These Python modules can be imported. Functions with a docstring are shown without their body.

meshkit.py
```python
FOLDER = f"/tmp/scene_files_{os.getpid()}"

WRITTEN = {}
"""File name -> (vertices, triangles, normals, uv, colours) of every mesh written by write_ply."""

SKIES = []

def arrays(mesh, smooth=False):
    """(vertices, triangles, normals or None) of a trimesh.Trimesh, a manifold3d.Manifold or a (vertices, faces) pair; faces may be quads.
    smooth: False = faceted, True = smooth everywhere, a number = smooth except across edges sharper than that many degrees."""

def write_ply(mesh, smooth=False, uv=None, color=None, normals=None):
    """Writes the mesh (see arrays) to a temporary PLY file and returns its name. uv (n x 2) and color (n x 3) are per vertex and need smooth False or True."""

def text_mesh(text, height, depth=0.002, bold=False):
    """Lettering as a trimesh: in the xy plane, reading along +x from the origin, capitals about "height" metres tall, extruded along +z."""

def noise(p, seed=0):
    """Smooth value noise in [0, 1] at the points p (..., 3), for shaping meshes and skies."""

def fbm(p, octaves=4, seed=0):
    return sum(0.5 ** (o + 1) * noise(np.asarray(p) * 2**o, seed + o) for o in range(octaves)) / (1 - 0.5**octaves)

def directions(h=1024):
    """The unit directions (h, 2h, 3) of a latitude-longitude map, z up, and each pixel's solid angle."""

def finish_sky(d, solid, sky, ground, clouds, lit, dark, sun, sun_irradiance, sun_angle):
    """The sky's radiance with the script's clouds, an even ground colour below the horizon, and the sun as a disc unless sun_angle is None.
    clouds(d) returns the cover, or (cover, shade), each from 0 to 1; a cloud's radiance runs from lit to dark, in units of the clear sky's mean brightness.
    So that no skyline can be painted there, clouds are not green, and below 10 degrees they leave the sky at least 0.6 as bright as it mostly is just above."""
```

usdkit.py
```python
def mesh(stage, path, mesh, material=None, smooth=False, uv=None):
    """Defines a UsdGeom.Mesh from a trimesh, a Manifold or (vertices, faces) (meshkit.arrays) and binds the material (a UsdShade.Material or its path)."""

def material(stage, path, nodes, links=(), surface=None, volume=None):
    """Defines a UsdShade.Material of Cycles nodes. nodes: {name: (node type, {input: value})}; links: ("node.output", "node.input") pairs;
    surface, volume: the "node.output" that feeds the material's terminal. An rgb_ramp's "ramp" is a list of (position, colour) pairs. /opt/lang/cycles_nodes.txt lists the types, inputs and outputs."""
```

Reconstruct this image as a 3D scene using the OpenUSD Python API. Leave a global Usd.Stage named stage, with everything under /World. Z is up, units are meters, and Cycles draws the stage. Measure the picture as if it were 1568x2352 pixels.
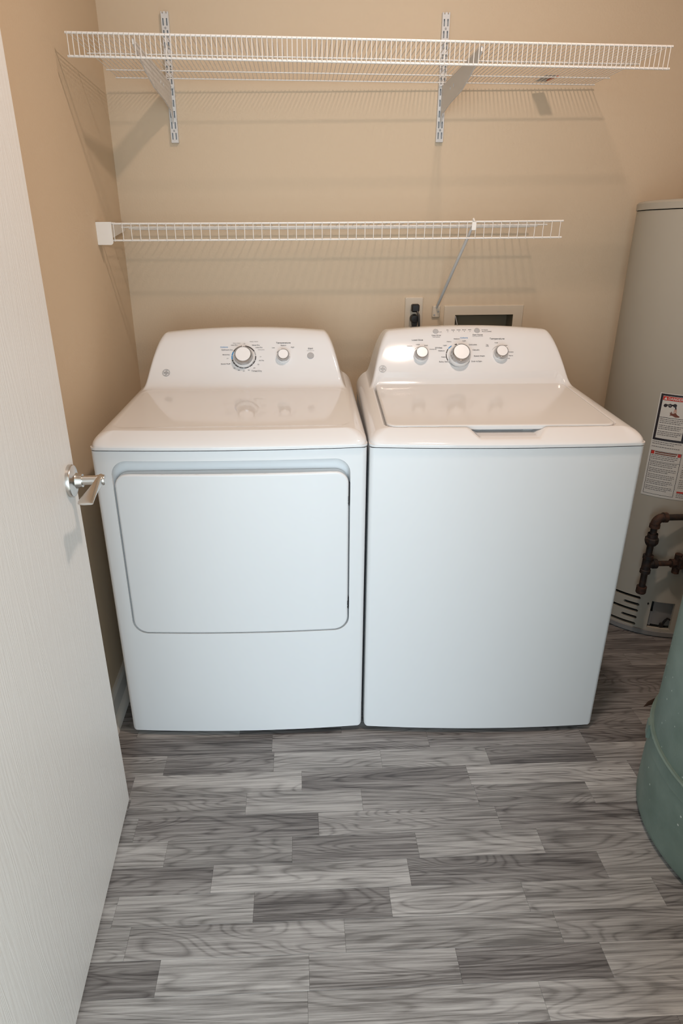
import math, random
import numpy as np, trimesh
import manifold3d as m3
from shapely.geometry import Polygon, box as sbox
import usdkit, meshkit
from pxr import Usd, UsdGeom, UsdLux, UsdShade, Gf, Sdf, Vt

stage = Usd.Stage.CreateInMemory()
UsdGeom.SetStageUpAxis(stage, UsdGeom.Tokens.z)
UsdGeom.SetStageMetersPerUnit(stage, 1.0)
UsdGeom.Xform.Define(stage, '/World')
PI = math.pi

# ------------------------------------------------------------------ camera
F_PX, PPX, PPY = 1481.1, 742.53, 1171.37
CAM = np.array([-0.16773, -1.53075, 1.38077])
YAW, PITCH, ROLL = 0.033433, 0.402774, -0.0070218
EXPOSURE = 0.62
fwd = np.array([math.sin(YAW)*math.cos(PITCH), math.cos(YAW)*math.cos(PITCH), -math.sin(PITCH)])
rt = np.array([math.cos(YAW), -math.sin(YAW), 0.0]); up = np.cross(rt, fwd)
rt, up = math.cos(ROLL)*rt + math.sin(ROLL)*up, -math.sin(ROLL)*rt + math.cos(ROLL)*up
cam = UsdGeom.Camera.Define(stage, '/World/camera')
HA = 24.0
cam.CreateHorizontalApertureAttr(HA); cam.CreateVerticalApertureAttr(HA*1.5)
cam.CreateFocalLengthAttr(F_PX/1568*HA)
cam.CreateHorizontalApertureOffsetAttr((784-PPX)/1568*HA)
cam.CreateVerticalApertureOffsetAttr((PPY-1176)/1568*HA)
cam.CreateClippingRangeAttr(Gf.Vec2f(0.02, 100))
cam.CreateExposureAttr(EXPOSURE)
M = Gf.Matrix4d(*rt, 0, *up, 0, *(-fwd), 0, *CAM, 1)
cam.AddTransformOp().Set(M)

# ------------------------------------------------------------------ light
# daylight of the open room behind the camera
dome = UsdLux.DomeLight.Define(stage, '/World/daylight')
dome.CreateIntensityAttr(0.235)
dome.CreateColorAttr(Gf.Vec3f(0.90, 1.0, 1.0))
# added unseen panel standing in for that room's daylight, evens the machine fronts
fill_rect = UsdLux.RectLight.Define(stage, '/World/room_window')
fill_rect.CreateWidthAttr(3.0); fill_rect.CreateHeightAttr(2.0); fill_rect.CreateIntensityAttr(4.4)
fill_rect.CreateColorAttr(Gf.Vec3f(0.68, 0.86, 1.0))
fill_rect.AddTranslateOp().Set((-0.3, -4.2, 1.15)); fill_rect.AddRotateXOp().Set(90.0)
# warm lamp on the closet's ceiling
LAMP = (0.33, -0.33, 2.675)
lamp = UsdLux.DiskLight.Define(stage, '/World/ceiling_lamp')
lamp.CreateRadiusAttr(0.070); lamp.CreateIntensityAttr(242.0)
lamp.CreateColorAttr(Gf.Vec3f(1.0, 0.785, 0.66))
lamp.AddTranslateOp().Set(LAMP)

# ------------------------------------------------------------------ helpers
_used = {}
def npath(parent, name):
    base = (str(parent.GetPath()) if parent is not None else '/World') + '/' + name
    k = _used.get(base, 0); _used[base] = k + 1
    return base if k == 0 else '%s_%03d' % (base, k)
def tag(p, label=None, cat=None, group=None, kind=None):
    p = p.GetPrim() if hasattr(p, 'GetPrim') else p
    for k, v in (('label', label), ('category', cat), ('group', group), ('kind', kind)):
        if v: p.SetCustomDataByKey(k, v)
    return p
def thing(name, label, cat, loc=(0, 0, 0), rot=0.0, group=None, kind=None):
    x = UsdGeom.Xform.Define(stage, npath(None, name))
    x.AddTranslateOp().Set(tuple(map(float, loc)))
    if rot: x.AddRotateZOp().Set(math.degrees(rot))
    return tag(x, label, cat, group, kind)
def obj(name, mesh, mat, parent=None, smooth=False, label=None, cat=None, group=None, kind=None):
    if isinstance(mesh, (list, tuple)) and not isinstance(mesh[0], np.ndarray): mesh = cat_(mesh)
    p = npath(parent, name)
    if smooth is not False and smooth is not True:
        V, Fa, N = angle_normals(mesh, smooth)
        m = usdkit.mesh(stage, p, (V, Fa), MAT[mat])
        m.CreateNormalsAttr(Vt.Vec3fArray.FromNumpy(N.astype(np.float32))); m.SetNormalsInterpolation('vertex')
    else: m = usdkit.mesh(stage, p, mesh, MAT[mat], smooth=smooth)
    return tag(m, label, cat, group, kind)
def angle_normals(mesh, deg):
    """every face corner averages only the faces at its vertex that lie within deg of its own"""
    v, f, _ = meshkit.arrays(mesh)
    _, inv = np.unique(np.round(v, 6), axis=0, return_inverse=True); inv = inv.ravel()
    fn = np.cross(v[f[:, 1]] - v[f[:, 0]], v[f[:, 2]] - v[f[:, 0]]); ln = np.linalg.norm(fn, axis=1)
    k = ln > 1e-14; f, fn, ln = f[k], fn[k], ln[k]; u = fn/ln[:, None]
    cid = inv[f].ravel(); order = np.argsort(cid, kind='stable'); cs = cid[order]
    start = np.flatnonzero(np.r_[True, cs[1:] != cs[:-1]]); cnt = np.diff(np.r_[start, len(cs)])
    N = np.zeros((len(cid), 3)); c = math.cos(math.radians(deg))
    for n in np.unique(cnt):
        idx = order[start[cnt == n][:, None] + np.arange(n)]; fi = idx//3
        w = (np.einsum('mik,mjk->mij', u[fi], u[fi]) > c).astype(float)
        N[idx.ravel()] = np.einsum('mij,mjk->mik', w, fn[fi]).reshape(-1, 3)
    N /= np.maximum(np.linalg.norm(N, axis=1, keepdims=True), 1e-30)
    return v[f].reshape(-1, 3), np.arange(len(cid)).reshape(-1, 3), N
def tm(m):
    v, f, _ = meshkit.arrays(m); return trimesh.Trimesh(v, f, process=False)
def cat_(L): return trimesh.util.concatenate([tm(x) for x in L])
def bx(x0, y0, z0, x1, y1, z1, c=0.0):
    """box with chamfered edges"""
    if c <= 0:
        return tm(m3.Manifold.cube((x1-x0, y1-y0, z1-z0)).translate((x0, y0, z0)))
    P = []
    for sx in (0, 1):
        for sy in (0, 1):
            for sz in (0, 1):
                p = np.array([x1 if sx else x0, y1 if sy else y0, z1 if sz else z0])
                s = np.array([-1 if sx else 1, -1 if sy else 1, -1 if sz else 1])*c
                for k in range(3):
                    d = s.copy(); d[k] = 0; P.append(p + d)
    return tm(m3.Manifold.hull_points(np.array(P)))
def tube(pts, r, n=8, closed_ends=True):
    pts = np.asarray(pts, float); k = len(pts); rr = np.broadcast_to(r, k)
    t = np.gradient(pts, axis=0); t /= np.linalg.norm(t, axis=1)[:, None]
    ref = np.array([0, 0, 1.0]) if abs(t[0][2]) < .9 else np.array([1.0, 0, 0])
    a = np.cross(ref, t[0]); a /= np.linalg.norm(a); V = []
    for i in range(k):
        a = a - t[i]*(a@t[i]); a /= np.linalg.norm(a); b = np.cross(t[i], a)
        ang = np.arange(n)/n*2*PI
        V.append(pts[i] + rr[i]*(np.cos(ang)[:, None]*a + np.sin(ang)[:, None]*b))
    V = np.concatenate(V); Fc = []
    for i in range(k-1):
        for j in range(n):
            p, q = i*n+j, i*n+(j+1) % n
            Fc += [[p, q, q+n], [p, q+n, p+n]]
    if closed_ends:
        V = np.vstack([V, pts[0], pts[-1]])
        for j in range(n):
            Fc.append([len(V)-2, (j+1) % n, j]); Fc.append([len(V)-1, (k-1)*n+j, (k-1)*n+(j+1) % n])
    return trimesh.Trimesh(V, Fc, process=False)
def lathe(prof, n=64, c=(0, 0, 0)):
    """prof: (r, z) from bottom to top"""
    prof = np.asarray(prof, float); ang = np.arange(n)/n*2*PI; k = len(prof)
    V = np.stack([prof[:, :1]*np.cos(ang), prof[:, :1]*np.sin(ang), np.repeat(prof[:, 1:], n, 1)], -1).reshape(-1, 3) + np.asarray(c)
    Fc = []
    for i in range(k-1):
        for j in range(n):
            p, q = i*n+j, i*n+(j+1) % n
            Fc += [[p, q, q+n], [p, q+n, p+n]]
    return trimesh.Trimesh(V, Fc, process=False)
def man(t):
    t = tm(t); t.merge_vertices()
    if t.volume < 0: t.invert()
    return m3.Manifold(m3.Mesh(np.asarray(t.vertices, np.float32), np.asarray(t.faces, np.uint32)))
def rrect(x0, y0, x1, y1, r, n=8):
    r = np.broadcast_to(r, 4); P = []
    for (cx, cy, a0), rr in zip(((x1, y1, 0), (x0, y1, 90), (x0, y0, 180), (x1, y0, 270)), r):
        sx = -1 if cx == x1 else 1; sy = -1 if cy == y1 else 1
        for k in range(n+1):
            a = math.radians(a0 + 90*k/n); P.append((cx + sx*rr + rr*math.cos(a), cy + sy*rr + rr*math.sin(a)))
    return np.array(P)
def hull(P): return tm(m3.Manifold.hull_points(np.asarray(P, float)))
def extr(poly, h): return trimesh.creation.extrude_polygon(poly, h, engine='earcut')
def xf(mesh, R=None, t=(0, 0, 0)):
    m = tm(mesh); v = m.vertices
    if R is not None: v = v@np.asarray(R).T
    return trimesh.Trimesh(v + np.asarray(t, float), m.faces, process=False)
def axes(x, y, z): return np.stack([x, y, z], 1)
def sm(a, b, k):
    h = np.clip(.5 + .5*(b-a)/k, 0, 1); return b*(1-h) + a*h - k*h*(1-h)
def smax(a, b, k): return -sm(-a, -b, k)
def grid_mesh(X, Y, Z, skirt=None):
    """height grid [i, j] facing +z; skirt: drop the border to that height"""
    if skirt is not None:
        pad = lambda A: np.pad(A, 1, mode='edge')
        X, Y, Z = pad(X), pad(Y), pad(Z)
        Z[0] = Z[-1] = skirt; Z[:, 0] = Z[:, -1] = skirt
    n, k = X.shape; V = np.stack([X, Y, Z], -1).reshape(-1, 3)
    I = np.arange(n*k).reshape(n, k); a, b, c, d = I[:-1, :-1].ravel(), I[1:, :-1].ravel(), I[1:, 1:].ravel(), I[:-1, 1:].ravel()
    return trimesh.Trimesh(V, np.vstack([np.stack([a, b, c], 1), np.stack([a, c, d], 1)]), process=False)

# ------------------------------------------------------------------ materials
MAT = {}
def mat(name, nodes, links, surface='p.BSDF'):
    MAT[name] = usdkit.material(stage, '/World/Looks/' + name, nodes, links, surface=surface)
def plain(name, col, rough=.5, metal=0., coat=0., bump=None, spec=None):
    p = {'base_color': col, 'roughness': rough, 'metallic': metal}
    if coat: p.update(coat_weight=coat, coat_roughness=.05)
    if spec is not None: p['specular_ior_level'] = spec
    nodes = {'p': ('principled_bsdf', p)}; links = []
    if bump:
        sc, st, dist = bump
        nodes.update(g=('geometry', {}), n=('noise_texture', {'scale': sc, 'detail': 3.0}), b=('bump', {'strength': st, 'distance': dist}))
        links += [('g.position', 'n.vector'), ('n.fac', 'b.height'), ('b.normal', 'p.normal')]
    mat(name, nodes, links)
plain('wall_paint', (.64, .51, .362), .75, bump=(140, .25, .002))
plain('ceiling_paint', (.80, .78, .74), .85, bump=(90, .3, .003))
plain('trim_paint', (.72, .70, .66), .45)
plain('appliance_gloss', (.73, .725, .72), .07)
plain('appliance_enamel', (.72, .72, .72), .38)
plain('lid_enamel', (.71, .705, .695), .13)
plain('chrome', (.46, .46, .46), .07, 1.0)
plain('nickel', (.62, .60, .57), .24, 1.0)
plain('dial_white', (.80, .79, .78), .35)
plain('dial_grey', (.62, .62, .62), .4)
plain('button_grey', (.36, .36, .36), .5)
plain('print_dark', (.055, .05, .05), .6)
plain('print_grey', (.38, .37, .36), .6)
plain('print_blue', (.02, .22, .50), .6)
plain('emblem_grey', (.38, .38, .38), .4)
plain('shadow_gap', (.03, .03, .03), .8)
plain('wire_coat', (.80, .78, .74), .4)
plain('steel_white', (.66, .65, .63), .5)
plain('plate_ivory', (.64, .55, .43), .45)
plain('black_plastic', (.012, .012, .013), .4)
plain('box_plastic', (.20, .17, .11), .5)
plain('label_white', (.60, .585, .55), .5)
plain('label_black', (.02, .015, .02), .5)
plain('label_red', (.50, .03, .02), .5)
plain('label_grey', (.17, .16, .155), .6)
plain('label_brown', (.16, .05, .03), .6)
plain('label_skin', (.42, .13, .05), .6)
plain('jacket_paint', (.385, .36, .305), .55, bump=(300, .1, .001))
plain('plastic_grey', (.22, .215, .21), .5)
plain('tag_paper', (.45, .43, .42), .6)
plain('tag_red', (.60, .12, .03), .6)
plain('brown_scrap', (.05, .028, .018), .8)
# door: white paint over an embossed wood grain
mat('door_paint', {'g': ('texture_coordinate', {}), 'm': ('mapping', {'scale': (8., 1, .55)}), 'n': ('noise_texture', {'scale': 2.4, 'detail': 1.5, 'distortion': .4}),
    'k': ('math', {'math_type': 'multiply', 'value2': 95.0}), 's': ('math', {'math_type': 'sine'}),
    'm2': ('mapping', {'scale': (240., 1, 3.)}), 'n2': ('noise_texture', {'scale': 1.0, 'detail': 3.0}),
    'add': ('math', {'math_type': 'multiply_add', 'value2': .18}),
    'b': ('bump', {'strength': .16, 'distance': .0026}), 'p': ('principled_bsdf', {'base_color': (.80, .79, .765), 'roughness': .45})},
    [('g.object', 'm.vector'), ('m.vector', 'n.vector'), ('n.fac', 'k.value1'), ('k.value', 's.value1'),
     ('g.object', 'm2.vector'), ('m2.vector', 'n2.vector'), ('s.value', 'add.value1'), ('n2.fac', 'add.value3'), ('add.value', 'b.height'), ('b.normal', 'p.normal')])
# grey wood strips: cathedral figure, fine streaks, a tone of its own per strip
def plank_mat(name, lo, mid, hi, fig):
    mat(name, {
        'g': ('geometry', {}), 'o': ('object_info', {}),
        'off': ('vector_math', {'math_type': 'multiply_add', 'vector2': (37., 53., 11.)}),
        'm1': ('mapping', {'scale': (1.9, 13., 1.)}), 'n1': ('noise_texture', {'scale': 1.0, 'detail': 1.3, 'distortion': .5}),
        'k1': ('math', {'math_type': 'multiply', 'value2': fig}), 's1': ('math', {'math_type': 'sine'}), 'a1': ('math', {'math_type': 'absolute'}),
        'h1': ('map_range', {'from_min': .0, 'from_max': .75, 'to_min': -.085, 'to_max': .02, 'clamp': True}),
        'm2': ('mapping', {'scale': (5.5, 230., 1.)}), 'n2': ('noise_texture', {'scale': 1.0, 'detail': 6.0, 'roughness': .68}),
        'm3': ('mapping', {'scale': (1.6, 26., 1.)}), 'n3': ('noise_texture', {'scale': 1.0, 'detail': 2.0}),
        'mixv': ('math', {'math_type': 'multiply_add', 'value2': .80}), 'mixw': ('math', {'math_type': 'multiply_add', 'value2': .42}),
        'r': ('rgb_ramp', {'ramp': [(.45, lo), (.60, mid), (.74, hi)]}),
        'rr': ('map_range', {'from_min': 0., 'from_max': 1., 'to_min': .90, 'to_max': 1.12}),
        'tone': ('vector_math', {'math_type': 'scale'}),
        'b': ('bump', {'strength': .12, 'distance': .0006}),
        'p': ('principled_bsdf', {'roughness': .42, 'specular_ior_level': .4})},
        [('o.random', 'off.vector1'), ('g.position', 'off.vector3'),
         ('off.vector', 'm1.vector'), ('m1.vector', 'n1.vector'), ('n1.fac', 'k1.value1'), ('k1.value', 's1.value1'), ('s1.value', 'a1.value1'), ('a1.value', 'h1.value'),
         ('off.vector', 'm2.vector'), ('m2.vector', 'n2.vector'), ('off.vector', 'm3.vector'), ('m3.vector', 'n3.vector'),
         ('n2.fac', 'mixv.value1'), ('h1.result', 'mixv.value3'), ('n3.fac', 'mixw.value1'), ('mixv.value', 'mixw.value3'),
         ('mixw.value', 'r.fac'), ('o.random', 'rr.value'), ('r.color', 'tone.vector1'), ('rr.result', 'tone.scale'), ('tone.vector', 'p.base_color'),
         ('n2.fac', 'b.height'), ('b.normal', 'p.normal')])
plank_mat('plank_light', (.14, .134, .13), (.29, .282, .275), (.44, .43, .42), 52.)
plank_mat('plank_mid', (.10, .094, .092), (.225, .217, .212), (.36, .35, .342), 60.)
plank_mat('plank_dark', (.065, .06, .06), (.165, .156, .153), (.29, .281, .275), 70.)
# black iron gas pipe with rust
mat('iron_pipe', {'g': ('geometry', {}), 'n': ('noise_texture', {'scale': 60., 'detail': 4.}), 'r': ('rgb_ramp', {'ramp': [(.42, (.010, .009, .009)), (.6, (.028, .015, .010)), (.74, (.07, .03, .015))]}),
    'p': ('principled_bsdf', {'roughness': .65})}, [('g.position', 'n.vector'), ('n.fac', 'r.fac'), ('r.color', 'p.base_color')])
mat('iron_rusty', {'g': ('geometry', {}), 'n': ('noise_texture', {'scale': 70., 'detail': 4.}), 'r': ('rgb_ramp', {'ramp': [(.35, (.018, .011, .009)), (.65, (.065, .026, .013))]}),
    'p': ('principled_bsdf', {'roughness': .75})}, [('g.position', 'n.vector'), ('n.fac', 'r.fac'), ('r.color', 'p.base_color')])
# old green paint with pale flecks
mat('green_paint', {'g': ('geometry', {}), 'n': ('noise_texture', {'scale': 9., 'detail': 5.}), 'r': ('rgb_ramp', {'ramp': [(.35, (.115, .165, .140)), (.65, (.165, .222, .192))]}),
    'v': ('voronoi_texture', {'scale': 38.}), 'vr': ('rgb_ramp', {'ramp': [(.07, (1, 1, 1)), (.115, (0, 0, 0))]}), 'sc': ('separate_color', {}), 'th': ('math', {'math_type': 'greater_than', 'value2': .5}), 'bw': ('rgb_to_bw', {}), 'mu': ('math', {'math_type': 'multiply'}),
    'mx': ('mix_color', {'b': (.46, .50, .46)}), 'bn': ('noise_texture', {'scale': 220., 'detail': 3.}), 'b': ('bump', {'strength': .3, 'distance': .001}),
    'p': ('principled_bsdf', {'roughness': .5})},
    [('g.position', 'n.vector'), ('n.fac', 'r.fac'), ('g.position', 'v.vector'), ('v.distance', 'vr.fac'), ('v.color', 'sc.color'), ('sc.r', 'th.value1'), ('vr.color', 'bw.color'), ('bw.val', 'mu.value1'), ('th.value', 'mu.value2'), ('mu.value', 'mx.fac'), ('r.color', 'mx.a'), ('mx.result', 'p.base_color'),
     ('g.position', 'bn.vector'), ('bn.fac', 'b.height'), ('b.normal', 'p.normal')])

# ------------------------------------------------------------------ the setting
XR, YB, ZC, YF = 1.65, 1.0, 2.70, -1.15
xl = lambda y: -0.793 + (YB-y)*0.0211           # the left wall leans in slightly
floor = thing('floor', 'grey wood-look strip floor running under the laundry machines', 'floor', kind='structure')
obj('subfloor', bx(-1.2, -1.24, -.05, 2.2, 1.15, -.003), 'print_grey', floor)
obj('hall_floor', bx(-3.0, -4.4, -.05, 3.0, -1.241, 0), 'ceiling_paint', floor)  # added pale floor out of view, bounces light onto the machine fronts
rng = random.Random(4)
P0, PW = -0.224, 0.0717
rows = {  # row: (joint, strip length, tones of consecutive strips starting at that joint)
    3: (-.067, .307, 'mld'), 2: (.188, .4623, 'dd'), 1: (-.574, .307, 'dll'), 0: (-.65, .4623, 'ld'), -1: (-.642, .307, 'mlm'), -2: (-.608, .4623, 'dm'), -3: (-.826, .307, 'lmd'),
    -4: (-.861, .4623, 'dl'), -5: (-.604, .307, 'ldl'), -6: (-1.022, .4623, 'lm'), -7: (-.789, .307, 'dlm'), -8: (-.641, .4623, 'll')}
TONE = {'l': 'plank_light', 'm': 'plank_mid', 'd': 'plank_dark'}
for r in range(-14, 17):
    ya = P0 + PW*r; yb_ = min(ya + PW, YB - .001)
    # row r covers ya..ya+PW
    x0, L, tones = rows.get(r, (rng.uniform(-.9, 0), .307 if r % 2 else .4623, rng.choice(['ddm', 'dmd', 'dd'])))
    k = math.floor((-.80 - x0)/L)
    while x0 + k*L < XR - .01:
        a, b = max(x0 + k*L, xl(ya) - .004), min(x0 + (k+1)*L, XR)
        if b - a > .02:
            g = .00013
            obj('plank', bx(a + g, ya + g, -.003, b - g, yb_ - g, 0, .0002), TONE[tones[k % len(tones)]], floor)
        k += 1
def struct(name, mesh, m, label, cat, smooth=False): return obj(name, mesh, m, None, smooth, label, cat, kind='structure')
struct('wall_back', man(bx(-1.0, YB, 0, XR + .1, YB + .1, ZC)) - man(bx(.532 - .111, YB - .01, 1.0 - .067, .532 + .115, YB + .08, 1.0 + .1005)), 'wall_paint', 'beige painted wall behind the washer and dryer', 'wall')
struct('wall_left', hull([(xl(y) - d, y, z) for y in (YB, YF) for d in (0, .1) for z in (0, ZC)]), 'wall_paint', 'beige painted side wall next to the dryer', 'wall')
struct('wall_right', bx(XR, YF, 0, XR + .1, YB, ZC), 'wall_paint', 'beige painted side wall beyond the water heater', 'wall')
struct('ceiling', bx(-1.0, YF - .1, ZC, XR + .1, YB + .1, ZC + .1), 'ceiling_paint', 'white ceiling above the closet', 'ceiling')
struct('wall_front', [bx(-1.0, YF - .1, 0, -.625, YF, ZC), bx(.325, YF - .1, 0, XR + .1, YF, ZC), bx(-.625, YF - .1, 2.06, .325, YF, ZC)], 'wall_paint', 'front wall around the wide closet doorway', 'wall')
b = struct('baseboard_left', hull([(xl(y) + d, y, z) for y in (YB, YF + .01) for d, z in ((0, 0), (.014, 0), (.014, .072), (.009, .084), (0, .084))]), 'trim_paint', 'white baseboard along the side wall beside the dryer', 'baseboard')
sh = [(0, 0)] + [(.020*math.cos(t), .020*math.sin(t)) for t in np.linspace(0, PI/2, 7)]
obj('shoe_molding', hull([(xl(y) + .014 + d, y, z) for y in (YB, YF + .01) for d, z in sh]), 'trim_paint', b, smooth=40)
b = struct('baseboard_back', hull([(x, YB - d, z) for x in (xl(YB), XR) for d, z in ((0, 0), (.014, 0), (.014, .072), (.009, .084), (0, .084))]), 'trim_paint', 'white baseboard behind the two machines', 'baseboard')
obj('shoe_molding', hull([(x, YB - .014 - d, z) for x in (xl(YB) + .03, XR) for d, z in sh]), 'trim_paint', b, smooth=40)

# ------------------------------------------------------------------ door, opened back along the left wall
dt = np.array([-.6441, -.2416]); dd = np.array([.0496, -.9988]); dn = np.array([.9988, .0496])
DW, DH = .90, 2.03
door = thing('door_1', 'open white door with a faint wood grain folded back along the side wall', 'door', (dt[0], dt[1], 0), math.atan2(dd[1], dd[0]), kind='structure')
# local: x from the free edge to the hinges, y towards the room, z up
obj('door_leaf', bx(0, -.035, .010, DW, 0, DH, .0015), 'door_paint', door)
lx, lz = .040, .9237      # lever spindle
Ry = axes((1, 0, 0), (0, 0, -1), (0, 1, 0))     # lathe axis z -> local +y
roz = lathe([(.0335, 0), (.0335, .006), (.0320, .0085), (.024, .0115), (.0165, .0135), (.0145, .018), (.0135, .026), (0, .026)], 48)
Rl = axes((1, 0, 0), (0, 0, 1), (0, 1, 0))
def on_door(m, x, z): 
    v = tm(m); V = v.vertices; return trimesh.Trimesh(np.stack([x + V[:, 0], V[:, 2], z - V[:, 1]], -1), v.faces, process=False)
neck = on_door(lathe([(.0098, .024), (.0098, .054), (.0108, .056), (.0108, .0685), (.0095, .0705), (0, .0705)], 32), lx, lz)
LW = np.array([.0108, .0112, .0130, .0170, .0220, .0268, .0300, .0292, .0250]); LH = np.array([.0110, .0110, .0100, .0075, .0050, .0036, .0030, .0028, .0020])
LXs = np.array([-.0065, .006, .022, .040, .058, .074, .088, .094, .0965])
path = np.stack([LXs, .0672 - LW/2, -.0000 - .10*np.clip(LXs - .02, 0, 1) - 1.0*np.clip(LXs - .02, 0, 1)**2], 1)
hw, th = LH, LW/2; V, Fc, n = [], [], 24
tg = np.gradient(path, axis=0); tg /= np.linalg.norm(tg, axis=1)[:, None]
for i in range(len(path)):
    s_ = np.array([0, 1.0, 0])
    for j in range(n):
        a = 2*PI*j/n; ca, sa = math.cos(a), math.sin(a); V.append(path[i] + s_*th[i]*abs(ca)**.7*np.sign(ca) + np.array([0, 0, hw[i]*abs(sa)**.7*np.sign(sa)]))
for i in range(len(path)-1):
    for j in range(n):
        p, q = i*n+j, i*n+(j+1) % n; Fc += [[p, q+n, q], [p, p+n, q+n]]
V += [path[0], path[-1]]
for j in range(n): Fc += [[len(V)-2, j, (j+1) % n], [len(V)-1, (len(path)-1)*n+(j+1) % n, (len(path)-1)*n+j]]
blade = trimesh.Trimesh(np.array(V) + (lx, 0, lz), Fc, process=False); trimesh.repair.fix_normals(blade)
lev = obj('lever_handle', [neck, blade], 'nickel', door, 35, 'brushed nickel lever handle')
obj('rosette', on_door(roz, lx, lz), 'nickel', lev, 35)
for z in (.25, 1.02, 1.80):
    obj('hinge', bx(DW - .001, -.032, z - .045, DW + .003, .004, z + .045), 'nickel', door)

# ------------------------------------------------------------------ the two machines
W, D, ZS, ZB = .686, .665, .8935, .018
ZT0 = ZS + .003
def yfront(x, bow=.014): return -bow*(1 - ((x - W/2)/(W/2))**2)
def deck_z(y): return .934 + (y - .05)*.040
def top_surface(kind):
    e = .0015
    xs = np.unique(np.concatenate([np.linspace(-e, W + e, 200), -e + .03*np.linspace(0, 1, 24)**2, W + e - .03*np.linspace(0, 1, 24)**2]))
    ts = np.unique(np.concatenate([np.linspace(0, 1, 200), .08*np.linspace(0, 1, 40)**2]))
    X, T = np.meshgrid(xs, ts, indexing='ij')
    dx = np.minimum(X + e, W + e - X); rc = .018
    q = np.clip(1 - dx/rc, 0, 1); yf = yfront(np.clip(X, 0, W)) - .004 + rc*(1 - np.sqrt(1 - q*q))
    Y = yf + T*(D - yf)
    tx, ty = np.clip(dx/.052, 0, 1), np.clip((Y - yf)/.050, 0, 1)
    a, b_ = 1 - tx, 1 - ty; r = np.clip((a**5 + b_**5)**.2, 0, 1); wf = b_*b_/(a*a + b_*b_ + 1e-9)
    es = np.sqrt(np.clip(1 - r*r, 0, 1)); E = es*(1 - wf) + (.34*es + .66*(1 - r))*wf
    zd = deck_z(Y); z0 = ZT0 + .006
    Z = z0 + (zd - z0)*E
    def rr_mask(x0, x1, y0, y1, rad, soft):
        px, py = np.abs(X - (x0+x1)/2) - (x1-x0)/2 + rad, np.abs(Y - (y0+y1)/2) - (y1-y0)/2 + rad
        d = np.minimum(np.maximum(px, py), 0) + np.hypot(np.maximum(px, 0), np.maximum(py, 0)) - rad
        s = np.clip(.5 - d/soft, 0, 1); return s*s*(3 - 2*s)
    u = np.abs(X - W/2)
    ft = np.clip((Y - .45)/.115, 0, 1); zf = .95 + (Y - .45)*1.374 + .018*ft*(1 - ft); zt = 1.112 - .012*(u/.25)**2 - .10*np.clip(Y - .60, 0, 1); zs = .95 + (.308 - u)*4.0
    zc = sm(zf, sm(zs, zt, .095), .030)
    Zc = smax(Z, zc, .026)
    if kind == 'dryer':
        Zc = Zc - .0011*rr_mask(.040, W - .040, .062, .425, .035, .010)
    else:
        Zc = Zc - .010*rr_mask(.043, .630, .0445, .472, .030, .003)
        # hand scoop under the lid's front edge
        fl_ = .9160 + np.clip((np.abs(X - .347) - .074)/.033, 0, 2)*.024
        Zc = np.where(Y < .075, sm(Zc, fl_, .005), Zc)
    Z = Zc
    return grid_mesh(X, Y, np.maximum(Z, ZT0), skirt=ZT0)
def prism_y(poly, y0, y1):
    """poly in (x, z) -> solid between y0 and y1"""
    m = extr(poly, y1 - y0); v = m.vertices
    m = trimesh.Trimesh(np.stack([v[:, 0], y1 - v[:, 2], v[:, 1]], -1), m.faces)
    return m
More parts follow.
